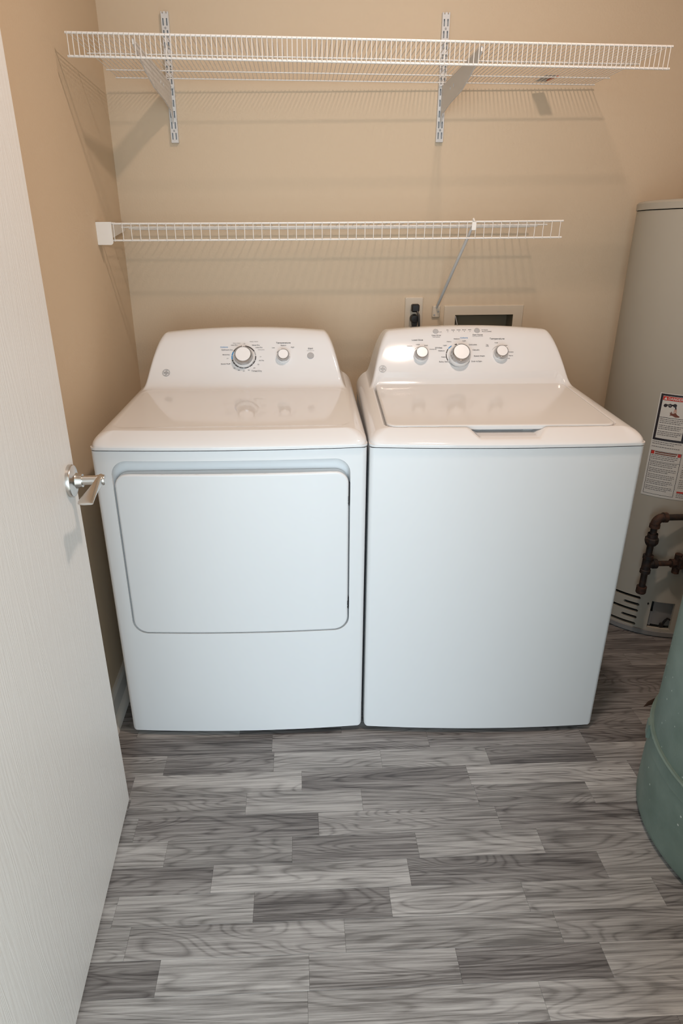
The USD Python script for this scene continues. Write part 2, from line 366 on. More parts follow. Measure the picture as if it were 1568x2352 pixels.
def plan(off=0.0, rc=.012):
    xs = np.linspace(rc, W - rc, 40); P = [(x, yfront(x) + off) for x in xs]
    P += [(W - rc + rc*math.sin(t), yfront(W - rc) + off + rc*(1 - math.cos(t))) for t in np.linspace(.2, PI/2, 6)]
    P += [(W, D - .01), (0, D - .01)]
    P += [(rc - rc*math.sin(t), yfront(rc) + off + rc*(1 - math.cos(t))) for t in np.linspace(PI/2, .2, 6)]
    return Polygon(P)
def cabinet():
    a = extr(plan(), ZS - ZB); a.apply_translation((0, 0, ZB))
    b_ = prism_y(Polygon(rrect(0, ZB, W, ZS, (.002, .002, .014, .014))), -.1, D)
    return man(a) ^ man(b_)
FX = np.array([1.0, 0, 0]); FS = np.array([0, .115, .158])/math.hypot(.115, .158); FN = np.cross(FX, FS)
FR = axes(FX, FS, FN)
def face(m, x, s, lift=0.0): return xf(m, FR, np.array([0, .45, .95]) + FX*x + FS*s + FN*lift)
PROUD = .0008
def sector(r0, r1, a0, a1, n=14, h=.0003):
    A = np.radians(np.linspace(a0, a1, n)); o = [(r1*math.cos(t), r1*math.sin(t)) for t in A] + [(r0*math.cos(t), r0*math.sin(t)) for t in A[::-1]]
    return extr(Polygon(o), h)
def place_on_top(top, m, x, s, lift=PROUD):
    """lay a flat mark onto the moulded console: each vertex follows the surface"""
    m = face(m, x, s); v = m.vertices
    base = np.array([0, .45, .95])
    loc = (v - base)@FR                         # x, s, n
    loc[:, 2] = face_height(top, loc[:, 0], loc[:, 1]) + loc[:, 2] + lift
    return trimesh.Trimesh(base + loc@FR.T, m.faces, process=False)
from scipy.interpolate import griddata, LinearNDInterpolator
def make_height(top):
    v = top.vertices; base = np.array([0, .45, .95]); loc = (v - base)@FR
    k = (loc[:, 1] > -.01) & (loc[:, 1] < .215) & (loc[:, 0] > .0) & (loc[:, 0] < W) & (loc[:, 2] > -.03) & (loc[:, 2] < .02)
    return LinearNDInterpolator(loc[k, :2], loc[k, 2])
def face_height(h, x, s): return np.nan_to_num(h(x, s), nan=-.002)
def text(machine, h, txt, x, s, cap, m='print_dark', bold=False, label=None):
    t = meshkit.text_mesh(txt, cap, .0002, bold); w = t.bounds[1][0] + t.bounds[0][0]
    t = xf(t, None, (-w/2, 0, 0))
    return obj('lettering', place_on_top(h, t, x, s - cap/2), m, machine, label=label)
def dial(machine, h, x, s, r, hgt, name, label=None, turn=90):
    z0 = float(face_height(h, x, s)) - .004
    sk = lathe([(r, 0), (r, hgt*.34), (r*.985, hgt*.40), (r*.93, hgt*.46), (r*.88, hgt*.60), (0, hgt*.60)], 48)
    ob = obj(name, face(sk, x, s, z0), 'dial_white', machine, 35, label)
    ring = lathe([(r*.92, hgt*.50), (r*.915, hgt*.62), (r*.875, hgt*.84), (r*.80, hgt*.98), (r*.755, hgt*1.02), (r*.735, hgt*1.0), (r*.72, hgt*.97)], 48)
    obj('chrome_ring', face(ring, x, s, z0), 'chrome', ob, 40, 'chrome bezel ring')
    cap = lathe([(r*.72, hgt*.95), (r*.705, hgt*.99), (0, hgt*1.0)], 48)
    obj('dial_face', face(cap, x, s, z0), 'dial_white', ob, 40)
    t = math.radians(turn); mk = bx(-.0012, 0, 0, .0012, r*.13, .0006)
    c_, s_ = math.cos(t - PI/2), math.sin(t - PI/2)
    mk = xf(mk, axes((c_, s_, 0), (-s_, c_, 0), (0, 0, 1)), (r*.73*math.cos(t), r*.73*math.sin(t), hgt*1.015))
    obj('pointer_mark', face(mk, x, s, z0), 'dial_white', ob)
    return ob
def emblem(machine, h, x, s, R=.0118):
    ring = [sector(R*.84, R, a, a + 91, 14) for a in (0, 90, 180, 270)]
    curl = [xf(sector(R*.24, R*.40, a + 40, a + 290, 14), None, (R*.47*math.cos(math.radians(a)), R*.47*math.sin(math.radians(a)), 0)) for a in (45, 135, 225, 315)]
    t = meshkit.text_mesh('GE', R*.62, .0003); t = xf(t, None, (-(t.bounds[0][0] + t.bounds[1][0])/2, -R*.31, .0001))
    obj('emblem', place_on_top(h, cat_(ring + curl + [t]), x, s), 'emblem_grey', machine, label='round grey maker emblem')
def button(machine, h, x, s, r, name='push_button', label=None):
    z0 = float(face_height(h, x, s)) - .002
    obj(name, face(lathe([(r, 0), (r, .0036), (r*.9, .0044), (0, .0046)], 32), x, s, z0), 'button_grey', machine, 35, label)

# ---- dryer
dr = thing('tumble_dryer', 'white front-loading clothes dryer with a big square door, beside the wall', 'dryer', (-.6921, .0129, 0), -.01369)
cab = cabinet()
# door recess: a pocket with soft walls, deeper above the door
def pocket(x0, z0, x1, z1, r, dep, ins, top):
    P = []
    for k in range(9):
        t = k/8*PI/2; dy = dep*math.sin(t); i = ins*(1 - math.cos(t))
        for p in rrect(x0 + i, z0 + i*.35, x1 - i*.6, z1 - i*top, r, 10): P.append((p[0], dy, p[1]))
    return hull(P)
PX0, PX1, PZ0, PZ1 = .0455, .6445, .362, .868
pk = pocket(PX0, PZ0, PX1, PZ1, .040, .026, .012, 2.0)
pk_f = extr(Polygon(rrect(PX0, PZ0, PX1, PZ1, .040, 10)), .06)     # opening through the bowed skin
pk_f = prism_y(Polygon(rrect(PX0, PZ0, PX1, PZ1, .040, 10)), -.05, .0)
soft = []
for k in range(7):                                                # rounded outer lip of the pocket
    t = k/6*PI/2; g = .003*(1 - math.sin(t)); 
    for p in rrect(PX0 - g, PZ0 - g*.3, PX1 + g, PZ1 + g, .042 + g, 10): soft.append((p[0], -.0145 + .0095*(1 - math.cos(t)), p[1]))
cab_d = cab - man(pk_f) - man(pk)
obj('cabinet', cab_d, 'appliance_enamel', dr, 32)
# the door follows the bow of the front
dpoly = rrect(.0485, .3636, .6412, .832, (.034, .034, .0385, .0385), 10)
P = []
for off, y in ((0, .018), (0, .0045), (.0012, .0020), (.0030, .0006), (.0055, 0)):
    ring = Polygon(dpoly).buffer(-off, join_style=1).exterior
    for k in range(240):
        q = ring.interpolate(k/240, normalized=True); P.append((q.x, (yfront(q.x) + y) if y < .01 else .02, q.y))
slab = hull(P)
ddoor = obj('door', slab, 'appliance_enamel', dr, 28, 'square white dryer door')
for z0, z1 in ((.738, .800), (.428, .462)):
    hm = [bx(.6400, -.001, z0, .6432, .010, z1, .0006), tube([(.6412, -.0016, z0 + .012), (.6412, -.0016, z0 + .026)], .0018, 8), tube([(.6412, -.0016, z0 + .004), (.6412, -.0016, z0 + .009)], .0018, 8)]
    obj('hinge', hm, 'shadow_gap', ddoor, 30, 'dark hinge in the door gap')
top = top_surface('dryer'); obj('top_panel', top, 'appliance_gloss', dr, True, 'glossy moulded white top with raised control panel')
obj('seam', bx(.006, .004, ZS - .001, W - .006, D - .012, ZT0 + .001), 'shadow_gap', dr)
obj('leveling_foot', cat_([lathe([(.022, 0), (.022, .010), (.010, .013), (.010, .03)], 20, (x, y, 0)) for x in (.06, W - .06) for y in (.07, D - .07)]), 'black_plastic', dr, 35)
h = make_height(top)
cx_, cs_ = .341, .1005
for a0, a1, m in ((96, 150, 'print_dark'), (30, 84, 'print_dark'), (152, 172, 'print_blue'), (174, 192, 'print_blue'), (8, 28, 'print_grey'), (-18, 4, 'print_dark'), (-40, -21, 'print_dark'), (-62, -43, 'print_dark'), (-88, -65, 'print_dark'), (-112, -91, 'print_dark'), (-136, -115, 'print_dark'), (-152, -139, 'print_dark'), (-166, -155, 'print_dark')):
    obj('scale_mark', place_on_top(h, sector(.0352, .0385, a0, a1), cx_, cs_), m, dr)
dial(dr, h, .341, .0965, .0325, .034, 'cycle_dial', 'large white cycle dial with a chrome ring', 92)
dial(dr, h, .4645, .0995, .0215, .026, 'temperature_dial', 'small white temperature dial with a chrome ring', 122)
for a0, a1 in ((70, 112), (116, 150)): obj('scale_mark', place_on_top(h, sector(.0222, .0236, a0, a1), .4645, .1025), 'print_dark', dr)
button(dr, h, .549, .1024, .0105, 'start_button', 'round grey start button')
emblem(dr, h, .1015, .0503)
for t, x, s, c, m in (('Cottons', .2790, .1345, .0048, 'print_blue'), ('Optimum Dry', .2885, .1250, .0042, 'print_dark'), ('More Dry', .2860, .1085, .0038, 'print_dark'), ('Off', .2905, .0960, .0030, 'print_grey'),
        ('Quick Fluff', .2845, .0775, .0042, 'print_dark'), ('Easy Care', .3180, .1480, .0036, 'print_grey'), ('Less Dry', .3100, .1415, .0036, 'print_dark'), ('Off', .3420, .1455, .0028, 'print_grey'),
        ('Easy Care', .3720, .1530, .0040, 'print_grey'), ('More Dry', .3780, .1405, .0040, 'print_dark'), ('Less Dry', .3880, .1325, .0040, 'print_dark'), ('Delicates', .3950, .1245, .0034, 'print_grey'),
        ('Off', .3930, .1005, .0030, 'print_grey'), ('Air Dry', .3960, .0880, .0036, 'print_dark'), ('70', .3860, .0745, .0034, 'print_dark'), ('60', .3735, .0630, .0034, 'print_dark'), ('Timed Dry', .3810, .0530, .0048, 'print_dark'),
        ('50', .3570, .0560, .0034, 'print_dark'), ('40', .3410, .0535, .0034, 'print_dark'), ('30', .3260, .0560, .0034, 'print_dark'), ('20', .3120, .0630, .0034, 'print_dark'),
        ('Temperature', .4640, .1475, .0055, 'print_dark'), ('Medium', .4645, .1385, .0034, 'print_dark'), ('Low', .4330, .1310, .0034, 'print_dark'), ('High', .4930, .1320, .0036, 'print_dark'),
        ('Start', .5490, .1270, .0052, 'print_dark'), ('Hold 3 seconds', .5490, .1195, .0022, 'print_grey')):
    text(dr, h, t, x, s, c, m)

# ---- washer
wa = thing('washing_machine', 'white top-loading washing machine with a plain front, next to the water heater', 'washer', (0, 0, 0), -.034)
obj('cabinet', cab, 'appliance_enamel', wa, 32)
top = top_surface('washer'); obj('top_panel', top, 'appliance_gloss', wa, True, 'glossy moulded white top with raised control panel')
obj('seam', bx(.006, .004, ZS - .001, W - .006, D - .012, ZT0 + .001), 'shadow_gap', wa)
obj('leveling_foot', cat_([lathe([(.022, 0), (.022, .010), (.010, .013), (.010, .03)], 20, (x, y, 0)) for x in (.06, W - .06) for y in (.07, D - .07)]), 'black_plastic', wa, 35)
P = []
for off, z in ((.002, -.0095), (0, -.007), (0, .0000), (.0008, .0016), (.0025, .0026), (.0055, .0030)):
    for p in rrect(.0475 + off, .0475 + off, .628 - off, .469 - off, .026, 8): P.append((p[0], p[1], deck_z(p[1]) + z))
obj('lid', hull(P), 'lid_enamel', wa, 25, 'flat white lid with rounded corners')
h = make_height(top)
dial(wa, h, .1915, .1005, .0235, .030, 'load_dial', 'small white load size dial with a chrome ring', 150)
dial(wa, h, .3105, .0945, .0335, .042, 'cycle_dial', 'large white cycle dial with a chrome ring', 115)
dial(wa, h, .4390, .1030, .0235, .030, 'temperature_dial', 'small white temperature dial with a chrome ring', 40)
for a0, a1, m in ((122, 142, 'print_blue'), (146, 170, 'print_dark'), (173, 207, 'print_dark'), (40, 105, 'print_dark'), (214, 330, 'print_grey')):  # the long lower grey arc is the dial's shadow, drawn as colour
    obj('scale_mark', place_on_top(h, sector(.0368, .0395, a0, a1), .3085, .1000), m, wa)
for a0, a1 in ((80, 150),): obj('scale_mark', place_on_top(h, sector(.0262, .0270, a0, a1), .4385, .1050), 'print_grey', wa)
for a0, a1 in ((80, 170),): obj('scale_mark', place_on_top(h, sector(.0262, .0270, a0, a1), .1915, .1030), 'print_grey', wa)
button(wa, h, .2415, .1845, .0085, label='round grey push button')
button(wa, h, .3722, .1865, .0088, label='round grey push button')
dots = [xf(extr(Polygon(rrect(-.0009, -.0009, .0009, .0009, .0006, 3)), .0003), None, (x, s, 0)) for x, s in [(.2590, .1832)] + [(.2798 + .0175*k, .1832 + .0003*k) for k in range(5)]]
obj('indicator_dots', place_on_top(h, cat_(dots + [bx(.2500, .1829, 0, .2580, .1834, .0002)]), 0, 0), 'print_dark', wa)
dots = [xf(extr(Polygon(rrect(-.0011, -.0011, .0011, .0011, .0006, 3)), .0003), None, (x, s, 0)) for x, s in ((.3890, .1900), (.3890, .1833))]
obj('indicator_dots', place_on_top(h, cat_(dots), 0, 0), 'print_dark', wa)
emblem(wa, h, .0705, .0566)
for t, x, s, c, m in (('Load Size', .1825, .1540, .0056, 'print_dark'), ('Temperature', .4325, .1565, .0056, 'print_dark'), ('Whites', .2475, .1265, .0050, 'print_dark'), ('Cottons', .3290, .1605, .0048, 'print_blue'),
        ('Medium', .3060, .1570, .0036, 'print_dark'), ('Heavy', .2815, .1475, .0036, 'print_dark'), ('Light', .3290, .1500, .0036, 'print_dark'), ('Light', .2680, .1345, .0036, 'print_dark'), ('Medium', .2560, .1160, .0038, 'print_dark'),
        ('Heavy', .2620, .0950, .0038, 'print_dark'), ('Bulky Items', .2630, .0790, .0042, 'print_dark'), ('Delicates', .3555, .1365, .0042, 'print_dark'), ('Casuals', .3640, .1185, .0042, 'print_dark'),
        ('Speed Wash', .3730, .0975, .0042, 'print_dark'), ('Drain & Spin', .3640, .0795, .0042, 'print_dark'),
        ('Fill', .2795, .1900, .0034, 'print_dark'), ('Soak', .2973, .1902, .0034, 'print_dark'), ('Wash', .3148, .1906, .0034, 'print_dark'), ('Rinse', .3323, .1909, .0034, 'print_dark'), ('Spin', .3498, .1914, .0034, 'print_dark'),
        ('Deep Rinse', .2425, .1700, .0040, 'print_dark'), ('Fabric Softener', .2425, .1640, .0024, 'print_dark'), ('Start Pause', .3725, .1712, .0044, 'print_dark'), ('Hold 3 seconds to stop', .3725, .1660, .0022, 'print_dark'),
        ('Pause', .4000, .1900, .0036, 'print_dark'), ('Lid Locked', .4045, .1833, .0036, 'print_dark'),
        ('Small', .1490, .1210, .0032, 'print_dark'), ('Medium', .1570, .1330, .0032, 'print_dark'), ('Large', .1830, .1385, .0032, 'print_dark'), ('Super', .2090, .1350, .0030, 'print_dark'), ('Precise Fill', .2300, .1215, .0030, 'print_dark'),
        ('Cold', .4290, .1425, .0034, 'print_dark'), ('Tap', .4000, .1355, .0032, 'print_dark'), ('Cold', .4000, .1310, .0032, 'print_dark'), ('Cool', .4590, .1330, .0030, 'print_dark'), ('Colors', .4735, .1105, .0034, 'print_dark'), ('Warm', .4715, .0980, .0034, 'print_dark'), ('Hot', .4645, .0890, .0030, 'print_dark')):
    text(wa, h, t, x, s, c, m)

# ------------------------------------------------------------------ upper wire shelf
def szu(x, y): return 1.8484 - .0083*x + (.965 - y)*(-.006 - .008*x)
def yu(x, y): return y + .022*(x - .05)          # the shelf sits a little askew on the wall
ush = thing('wire_shelf', 'wide white wire shelf held up by two slotted wall standards', 'shelf', (0, 0, 0))
UL, UR, YL, YBk = -.738, .828, .472, .965
rod = lambda y, z, r, x0, x1: tube([(x, yu(x, y), z(x)) for x in (x0, x1)], r, 10)
for y, dz, r in ((YL, 0, .0030), (YL, -.050, .0030), (.655, -.0040, .0019), (.850, -.0040, .0019), (YBk, -.0028, .0020)):
    obj('support_rod', rod(y, lambda x: szu(x, y) + dz, r, UL - .006, UR + .008), 'wire_coat', ush, 30)
NW = 123
for k in range(NW):
    x = UL + (UR - UL)*k/(NW - 1)
    pts = [(x, YBk + .004, szu(x, YBk))] + [(x, yy, szu(x, yy)) for yy in (.8, .6)] + [(x, YL + .004, szu(x, YL) + .0015), (x, YL - .0035, szu(x, YL) + .0005), (x, YL - .0045, szu(x, YL) - .004), (x, YL - .0045, szu(x, YL) - .053)]
    obj('wire', tube([(px_, yu(px_, py_), pz_) for px_, py_, pz_ in pts], .00125, 5), 'wire_coat', ush, True)
# slotted standards
def standard(x, label):
    t = thing('wall_standard', label, 'shelf standard', (x, YB, 1.672), 0, 'slotted standards of the upper shelf')
    w, H, dp = .0125, .366, .014
    body = man(bx(-w, -dp, 0, w, 0, H, .001)) - man(bx(-w + .0016, -dp + .0016, -.01, w - .0016, .01, H + .01))
    for k in range(12):
        z = .010 + k*.0318
        for s in (-1, 1): body = body - man(bx(s*.0058 - .0020, -dp - .01, z, s*.0058 + .0020, -dp + .006, z + .0195))
    for z in (.0355, .1625, .3215):
        body = body - man(xf(lathe([(0, -.01), (.0032, -.01), (.0032, .01), (0, .01)], 16), axes((1, 0, 0), (0, 0, 1), (0, -1, 0)), (0, -dp, z)))
    obj('channel', body, 'steel_white', t)
    obj('slot_backing', bx(-w + .0018, -.006, .002, w - .0018, -.0005, H - .002), 'emblem_grey', t)  # dark strip added to imitate the shade inside the open slots
    for z in (.0355, .1625, .3215):
        obj('screw', xf(lathe([(.0045, 0), (.0042, .002), (.002, .0034), (0, .0034)], 16), axes((1, 0, 0), (0, 0, 1), (0, -1, 0)), (0, -dp + .0035, z)), 'emblem_grey', t, 30)
    return t
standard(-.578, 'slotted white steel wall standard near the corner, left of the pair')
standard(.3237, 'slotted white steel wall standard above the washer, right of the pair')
def bracket(x, label):
    t = thing('shelf_bracket', label, 'bracket', (x, 0, 0), 0, 'brackets under the upper shelf')
    zt = szu(x, .7) - .0088
    prof = [(YB - .012, zt), (yu(x, YL) + .006, zt), (yu(x, YL) + .004, zt - .012), (.515, zt - .026), (.60, zt - .046), (.70, zt - .064), (.86, zt - .071), (.955, zt - .082), (YB - .012, zt - .118)]
    hole = [Polygon([(y + .006*math.cos(a), zt - .030 + .006*math.sin(a)) for a in np.linspace(0, 2*PI, 14)[:-1]]) for y in (.80, .845)]
    pg = Polygon(prof)
    for q in hole: pg = pg.difference(q)
    m = extr(pg, .0042); v = m.vertices
    plate = trimesh.Trimesh(np.stack([v[:, 2] - .0021, v[:, 0], v[:, 1]], -1), m.faces[:, ::-1], process=False)
    obj('plate', plate, 'steel_white', t)
    obj('hook', cat_([bx(-.0021, YB - .016, zt - dz - .012, .0021, YB - .006, zt - dz, .0005) for dz in (.008, .072)]), 'steel_white', t)
    return t
bracket(-.578, 'white steel bracket on the standard near the corner')
bracket(.3237, 'white steel bracket with two holes on the standard above the washer')
tg_ = thing('price_tag', 'small grey paper tag with a red stripe on the upper shelf', 'tag', (.648, .915, szu(.648, .915) + .0015), .12)
obj('paper', hull([(x, y, z) for x in (-.021, .021) for y in (-.045, .045) for z in (0, .0012)]), 'tag_paper', tg_)
obj('stripe', bx(.010, -.045, -.0022, .0185, .020, -.0004), 'tag_red', tg_, label='red stripe')

# ------------------------------------------------------------------ lower wire shelf
zl = 1.4165; LL, LR, LY, LB = -.742, .656, .660, .975
lsh = thing('wire_shelf', 'narrow white wire shelf with wide gaps just above the machines', 'shelf')
def szl(x, y): return zl + (.66 - y)*.034 + .0012*((x + .05)/.7)**2
for y, dz, r in ((LY, 0, .0028), (LY, -.0475, .0028), (.80, -.004, .0025), (.90, -.004, .0025), (LB, -.003, .0025)):
    obj('support_rod', tube([(x, y, szl(x, y) + dz) for x in np.linspace(LL - .004, LR + .010, 9)], r, 8), 'wire_coat', lsh, 30)
for k in range(53):
    x = LL + .008 + (LR - LL - .008)*k/52
    pts = [(x, LB + .004, szl(x, LB)), (x, LY + .004, szl(x, LY) + .0015), (x, LY - .0035, szl(x, LY) + .0005), (x, LY - .0045, szl(x, LY) - .004), (x, LY - .0045, szl(x, LY) - .0505)]
    obj('wire', tube(pts, .00125, 5), 'wire_coat', lsh, True)
eb = [hull([(x, y, z) for (x, z) in rrect(xl(.66) + .0005, 1.3575, -.7385, 1.4225, (.004, .002, .002, .008), 5) for y in (.648, .652)]),
      hull([(xl(.66) + dx_, y, z) for dx_ in (.0005, .006) for (y, z) in ((.650, 1.3575), (.650, 1.4225), (.985, 1.4225), (.985, 1.400))]),
      bx(xl(.66), .650, 1.4190, -.7385, .70, 1.4225)]
obj('end_bracket', eb, 'wire_coat', lsh, label='white plastic end bracket on the side wall')
br = thing('shelf_brace', 'thin white diagonal brace under the narrow lower shelf', 'brace')
A_, B_ = np.array([.3816, .668, 1.404]), np.array([.349, YB - .006, 1.125])
obj('strut', tube([A_, A_*.9 + B_*.1, B_*.93 + A_*.07, B_], [.0040, .0052, .0052, .0040], 10), 'steel_white', br, 40)
obj('hook', [tube([(.3816, .664, 1.405), (.3816, .650, 1.419), (.3816, .662, 1.425), (.3816, .672, 1.418)], .003, 8), bx(.3745, .6480, 1.392, .3887, .6510, 1.416, .001)], 'wire_coat', br)
obj('foot_clip', bx(.334, YB - .010, 1.090, .364, YB, 1.134, .003), 'plate_ivory', br)
for x, z in ((.342, 1.100), (.356, 1.112)):
    obj('screw', xf(lathe([(.0036, 0), (.003, .002), (0, .0026)], 14), axes((1, 0, 0), (0, 0, 1), (0, -1, 0)), (x, YB - .010, z)), 'emblem_grey', br, 30)

# ------------------------------------------------------------------ outlet, plugs, washer box
Rw = axes((1, 0, 0), (0, 0, 1), (0, -1, 0))    # lathe z -> towards the room
ou = thing('wall_outlet', 'ivory duplex outlet cover on the wall behind the machines', 'outlet', (.2642, YB, 1.108))
obj('cover_plate', hull([(x, y, z) for y, i in ((0, 0), (-.004, .001), (-.006, .004)) for x, z in rrect(-.035 + i, -.0575 + i, .035 - i, .0575 - i, .004, 4)]), 'plate_ivory', ou, 30)
for z in (.0195, -.0195):
    obj('receptacle', xf(hull([(x, y, z_) for y in (0, .0022) for x, z_ in rrect(-.0165, -.0140, .0165, .0140, .008, 5)]), None, (0, -.0078, z)), 'plate_ivory', ou, 30)
pl = thing('power_plug', 'square black plug in the upper socket of the outlet', 'plug', (.2660, YB - .008, 1.1275))
obj('plug_body', bx(-.0145, -.026, -.014, .0145, 0, .014, .004), 'black_plastic', pl)
obj('cord', tube([(.006, -.020, -.008), (.011, -.034, -.026), (.013, -.037, -.06), (.012, -.036, -.12), (.012, -.036, -.5)], .0042, 8), 'black_plastic', pl, 40)
pl = thing('power_plug', 'round black plug hanging below the square one in the lower socket', 'plug', (.2650, YB - .008, 1.0885))
obj('plug_body', [xf(lathe([(.0165, 0), (.0165, .018), (.013, .025), (0, .026)], 24), Rw), hull([(x, y, z) for x, z in ((-.011, -.010), (.011, -.010), (.006, -.040), (-.006, -.040)) for y in (-.022, -.004)])], 'black_plastic', pl, 35)
obj('cord', tube([(0, -.013, -.035), (0, -.014, -.06), (.0, -.014, -.10), (.0, -.015, -.5)], .0045, 8), 'black_plastic', pl, 40)
wb = thing('washer_outlet_box', 'recessed ivory washer hookup box in the wall behind the washer', 'outlet box', (.532, YB, 1.0))
fw0, fw1, fz0, fz1 = -.1525, .1525, -.10, .1335; hx0, hx1, hz0, hz1 = -.109, .113, -.065, .0985
obj('frame', man(hull([(x, y, z) for y, i in ((0, 0), (-.003, .0005), (-.005, .003)) for x, z in rrect(fw0 + i, fz0 + i, fw1 - i, fz1 - i, .003, 3)])) - man(bx(hx0, -.02, hz0, hx1, .02, hz1)), 'plate_ivory', wb, 30)
cutw = []
obj('liner', [bx(hx0 - .002, -.003, hz0, hx0, .075, hz1), bx(hx1, -.003, hz0, hx1 + .002, .075, hz1), bx(hx0, -.003, hz1, hx1, .075, hz1 + .002), bx(hx0, -.003, hz0 - .002, hx1, .075, hz0), bx(hx0, .073, hz0, hx1, .075, hz1)], 'box_plastic', wb)
obj('drain_tube', tube([(-.107, -.001, .094), (-.098, .004, .066), (-.080, .008, .0), (-.075, .01, -.05)], .0017, 8), 'steel_white', wb)
for x, m in ((-.03, 'label_red'), (.05, 'print_blue')):
    v_ = obj('valve', xf(lathe([(.011, 0), (.011, .03), (.007, .032), (.007, .045), (0, .045)], 16), None, (x, .035, -.064)), 'nickel', wb, 30)
    obj('valve_knob', bx(x - .014, .028, -.022, x + .014, .042, -.014, .002), m, v_)

# ------------------------------------------------------------------ water heater
HC, HR = np.array([1.215, .701]), .27
wh = thing('water_heater', 'tall grey cylindrical gas water heater with warning labels behind the green tank', 'water heater', (HC[0], HC[1], 0))
slots = []
def cyl_patch(a0, a1, z0, z1, R, t=.0006, n=None, r=0.0):
    """curved slab on the jacket between two angles (degrees) and two heights"""
    n = n or max(2, int(abs(a1 - a0)/2) + 2)
    A = np.radians(np.linspace(a0, a1, n)); P = []
    for k, rr in enumerate((R, R + t)):
        for z in (z0, z1):
            P.append(np.stack([rr*np.cos(A), rr*np.sin(A), np.full(n, z)], 1))
    V = np.concatenate(P); I = lambda q, i: q*n + i; Fc = []
    for i in range(n-1):
        for p, q in ((2, 3), (1, 0), (0, 2), (3, 1)):
            Fc += [[I(p, i), I(p, i+1), I(q, i+1)], [I(p, i), I(q, i+1), I(q, i)]]
    for i in (0, n-1):
        f = [[I(0, i), I(2, i), I(3, i)], [I(0, i), I(3, i), I(1, i)]]
        Fc += f if i else [t_[::-1] for t_ in f]
    m = trimesh.Trimesh(V, Fc, process=False)
    return m
jack = man(lathe([(0, .022), (HR, .022), (HR, 1.4465), (0, 1.4465)], 96))
jack = jack - man(lathe([(0, .024), (HR - .012, .024), (HR - .012, .20), (0, .20)], 64))      # hollow burner bay
def wedge(a0, a1, z0, z1):
    A = np.radians(np.linspace(a0, a1, 9)); return hull([(r*math.cos(t), r*math.sin(t), z) for r in (HR - .03, HR + .02) for t in A for z in (z0, z1)])
def slot(a0, a1, z, hh=.0060):
    A = np.radians(np.linspace(a0 + .9, a1 - .9, 7)); P = []
    for r in (HR - .03, HR + .02):
        for t in A: P += [(r*math.cos(t), r*math.sin(t), z + hh), (r*math.cos(t), r*math.sin(t), z - hh)]
        for t in (math.radians(a0), math.radians(a1)): P += [(r*math.cos(t), r*math.sin(t), z + hh*.4), (r*math.cos(t), r*math.sin(t), z - hh*.4)]
    return hull(P)
for flip in (0, 1):
    for k, z in enumerate((.1462, .1175, .0916, .0633, .0357)):
        a0, a1 = (-150 if k % 2 == 0 else -136, -124.4)
        if flip: a0, a1 = -216 - a1, -216 - a0
        jack = jack - man(slot(min(a0, a1), max(a0, a1), z))
jack = jack - man(wedge(-116.2, -99.8, .0345, .1450)) - man(slot(-119.2, -117.8, .131, .005))
obj('jacket', jack, 'jacket_paint', wh, 30)
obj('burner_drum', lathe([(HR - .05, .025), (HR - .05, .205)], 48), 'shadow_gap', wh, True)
obj('inner_door', [cyl_patch(-114.0, -98, .040, .136, HR - .022, .002), cyl_patch(-116, -113.8, .036, .095, HR - .018, .002)], 'plastic_grey', wh, 30)
obj('igniter', [tube([((HR - .012)*math.cos(t), (HR - .012)*math.sin(t), z) for t, z in ((math.radians(-105), .045), (math.radians(-104), .062), (math.radians(-102), .075), (math.radians(-100), .07))], .004, 8), xf(bx(-.008, -.004, 0, .008, .004, .016, .002), None, ((HR - .012)*math.cos(math.radians(-105.5)), (HR - .012)*math.sin(math.radians(-105.5)), .038))], 'black_plastic', wh)
obj('base_ring', lathe([(HR - .002, 0), (HR - .002, .005), (HR + .0045, .0055), (HR + .0045, .022), (HR + .001, .0235), (HR - .004, .0235)], 96), 'plastic_grey', wh, 30)
obj('top_cap', lathe([(HR, 1.4485), (HR + .003, 1.4495), (HR + .003, 1.468), (HR - .003, 1.4735), (HR - .012, 1.4755), (0, 1.4775)], 96), 'jacket_paint', wh, 30)
obj('flue_pipe', lathe([(.051, 1.4770), (.051, ZC)], 32, (0, 0, 0)), 'steel_white', wh, True)
for sx in (-.1, .1):
    obj('water_pipe', tube([(sx*1.0, .06, 1.47), (sx*1.0, .06, ZC)], .0111, 12), 'label_skin', wh, True)
# warning label sheet: white sheet, black frame, red head, drawing, lines of fine print
LB_ = HR + .0004
sheet = obj('warning_label', cyl_patch(-139.2, -98.0, .5440, .9000, LB_), 'label_white', wh, True, 'large white warning label with a black-framed danger notice')
A0, A1 = -138.5, -118.9
R1 = LB_ + .0006
obj('black_frame', [cyl_patch(A0, A1, .8915, .8975, R1, .0004), cyl_patch(A0, A1, .7420, .7490, R1, .0004), cyl_patch(A0, A0 + 1.5, .7420, .8975, R1, .0004), cyl_patch(A1 - 1.5, A1, .7420, .8975, R1, .0004)], 'label_black', sheet, True)
obj('red_banner', cyl_patch(-136.9, -120.5, .8770, .8900, R1, .0004), 'label_red', sheet, True)
def bend(m, a0, z0, R, mir=1):
    m = tm(m); v = m.vertices; t = math.radians(a0) + v[:, 0]/R
    return trimesh.Trimesh(np.stack([(R + v[:, 2])*np.cos(t), (R + v[:, 2])*np.sin(t), z0 + v[:, 1]], -1), m.faces, process=False)
obj('lettering', bend(meshkit.text_mesh('DANGER', .0078, .0004, True), -133.6, .8797, R1 + .0004), 'label_white', sheet)
obj('warning_triangle', bend(extr(Polygon([(-.0052, 0), (.0052, 0), (0, .0088)]), .0004), -135.1, .8793, R1 + .0004), 'label_white', sheet)
obj('rule_line', [cyl_patch(-137.0, -120.4, .8198, .8210, R1, .0004)], 'label_black', sheet)
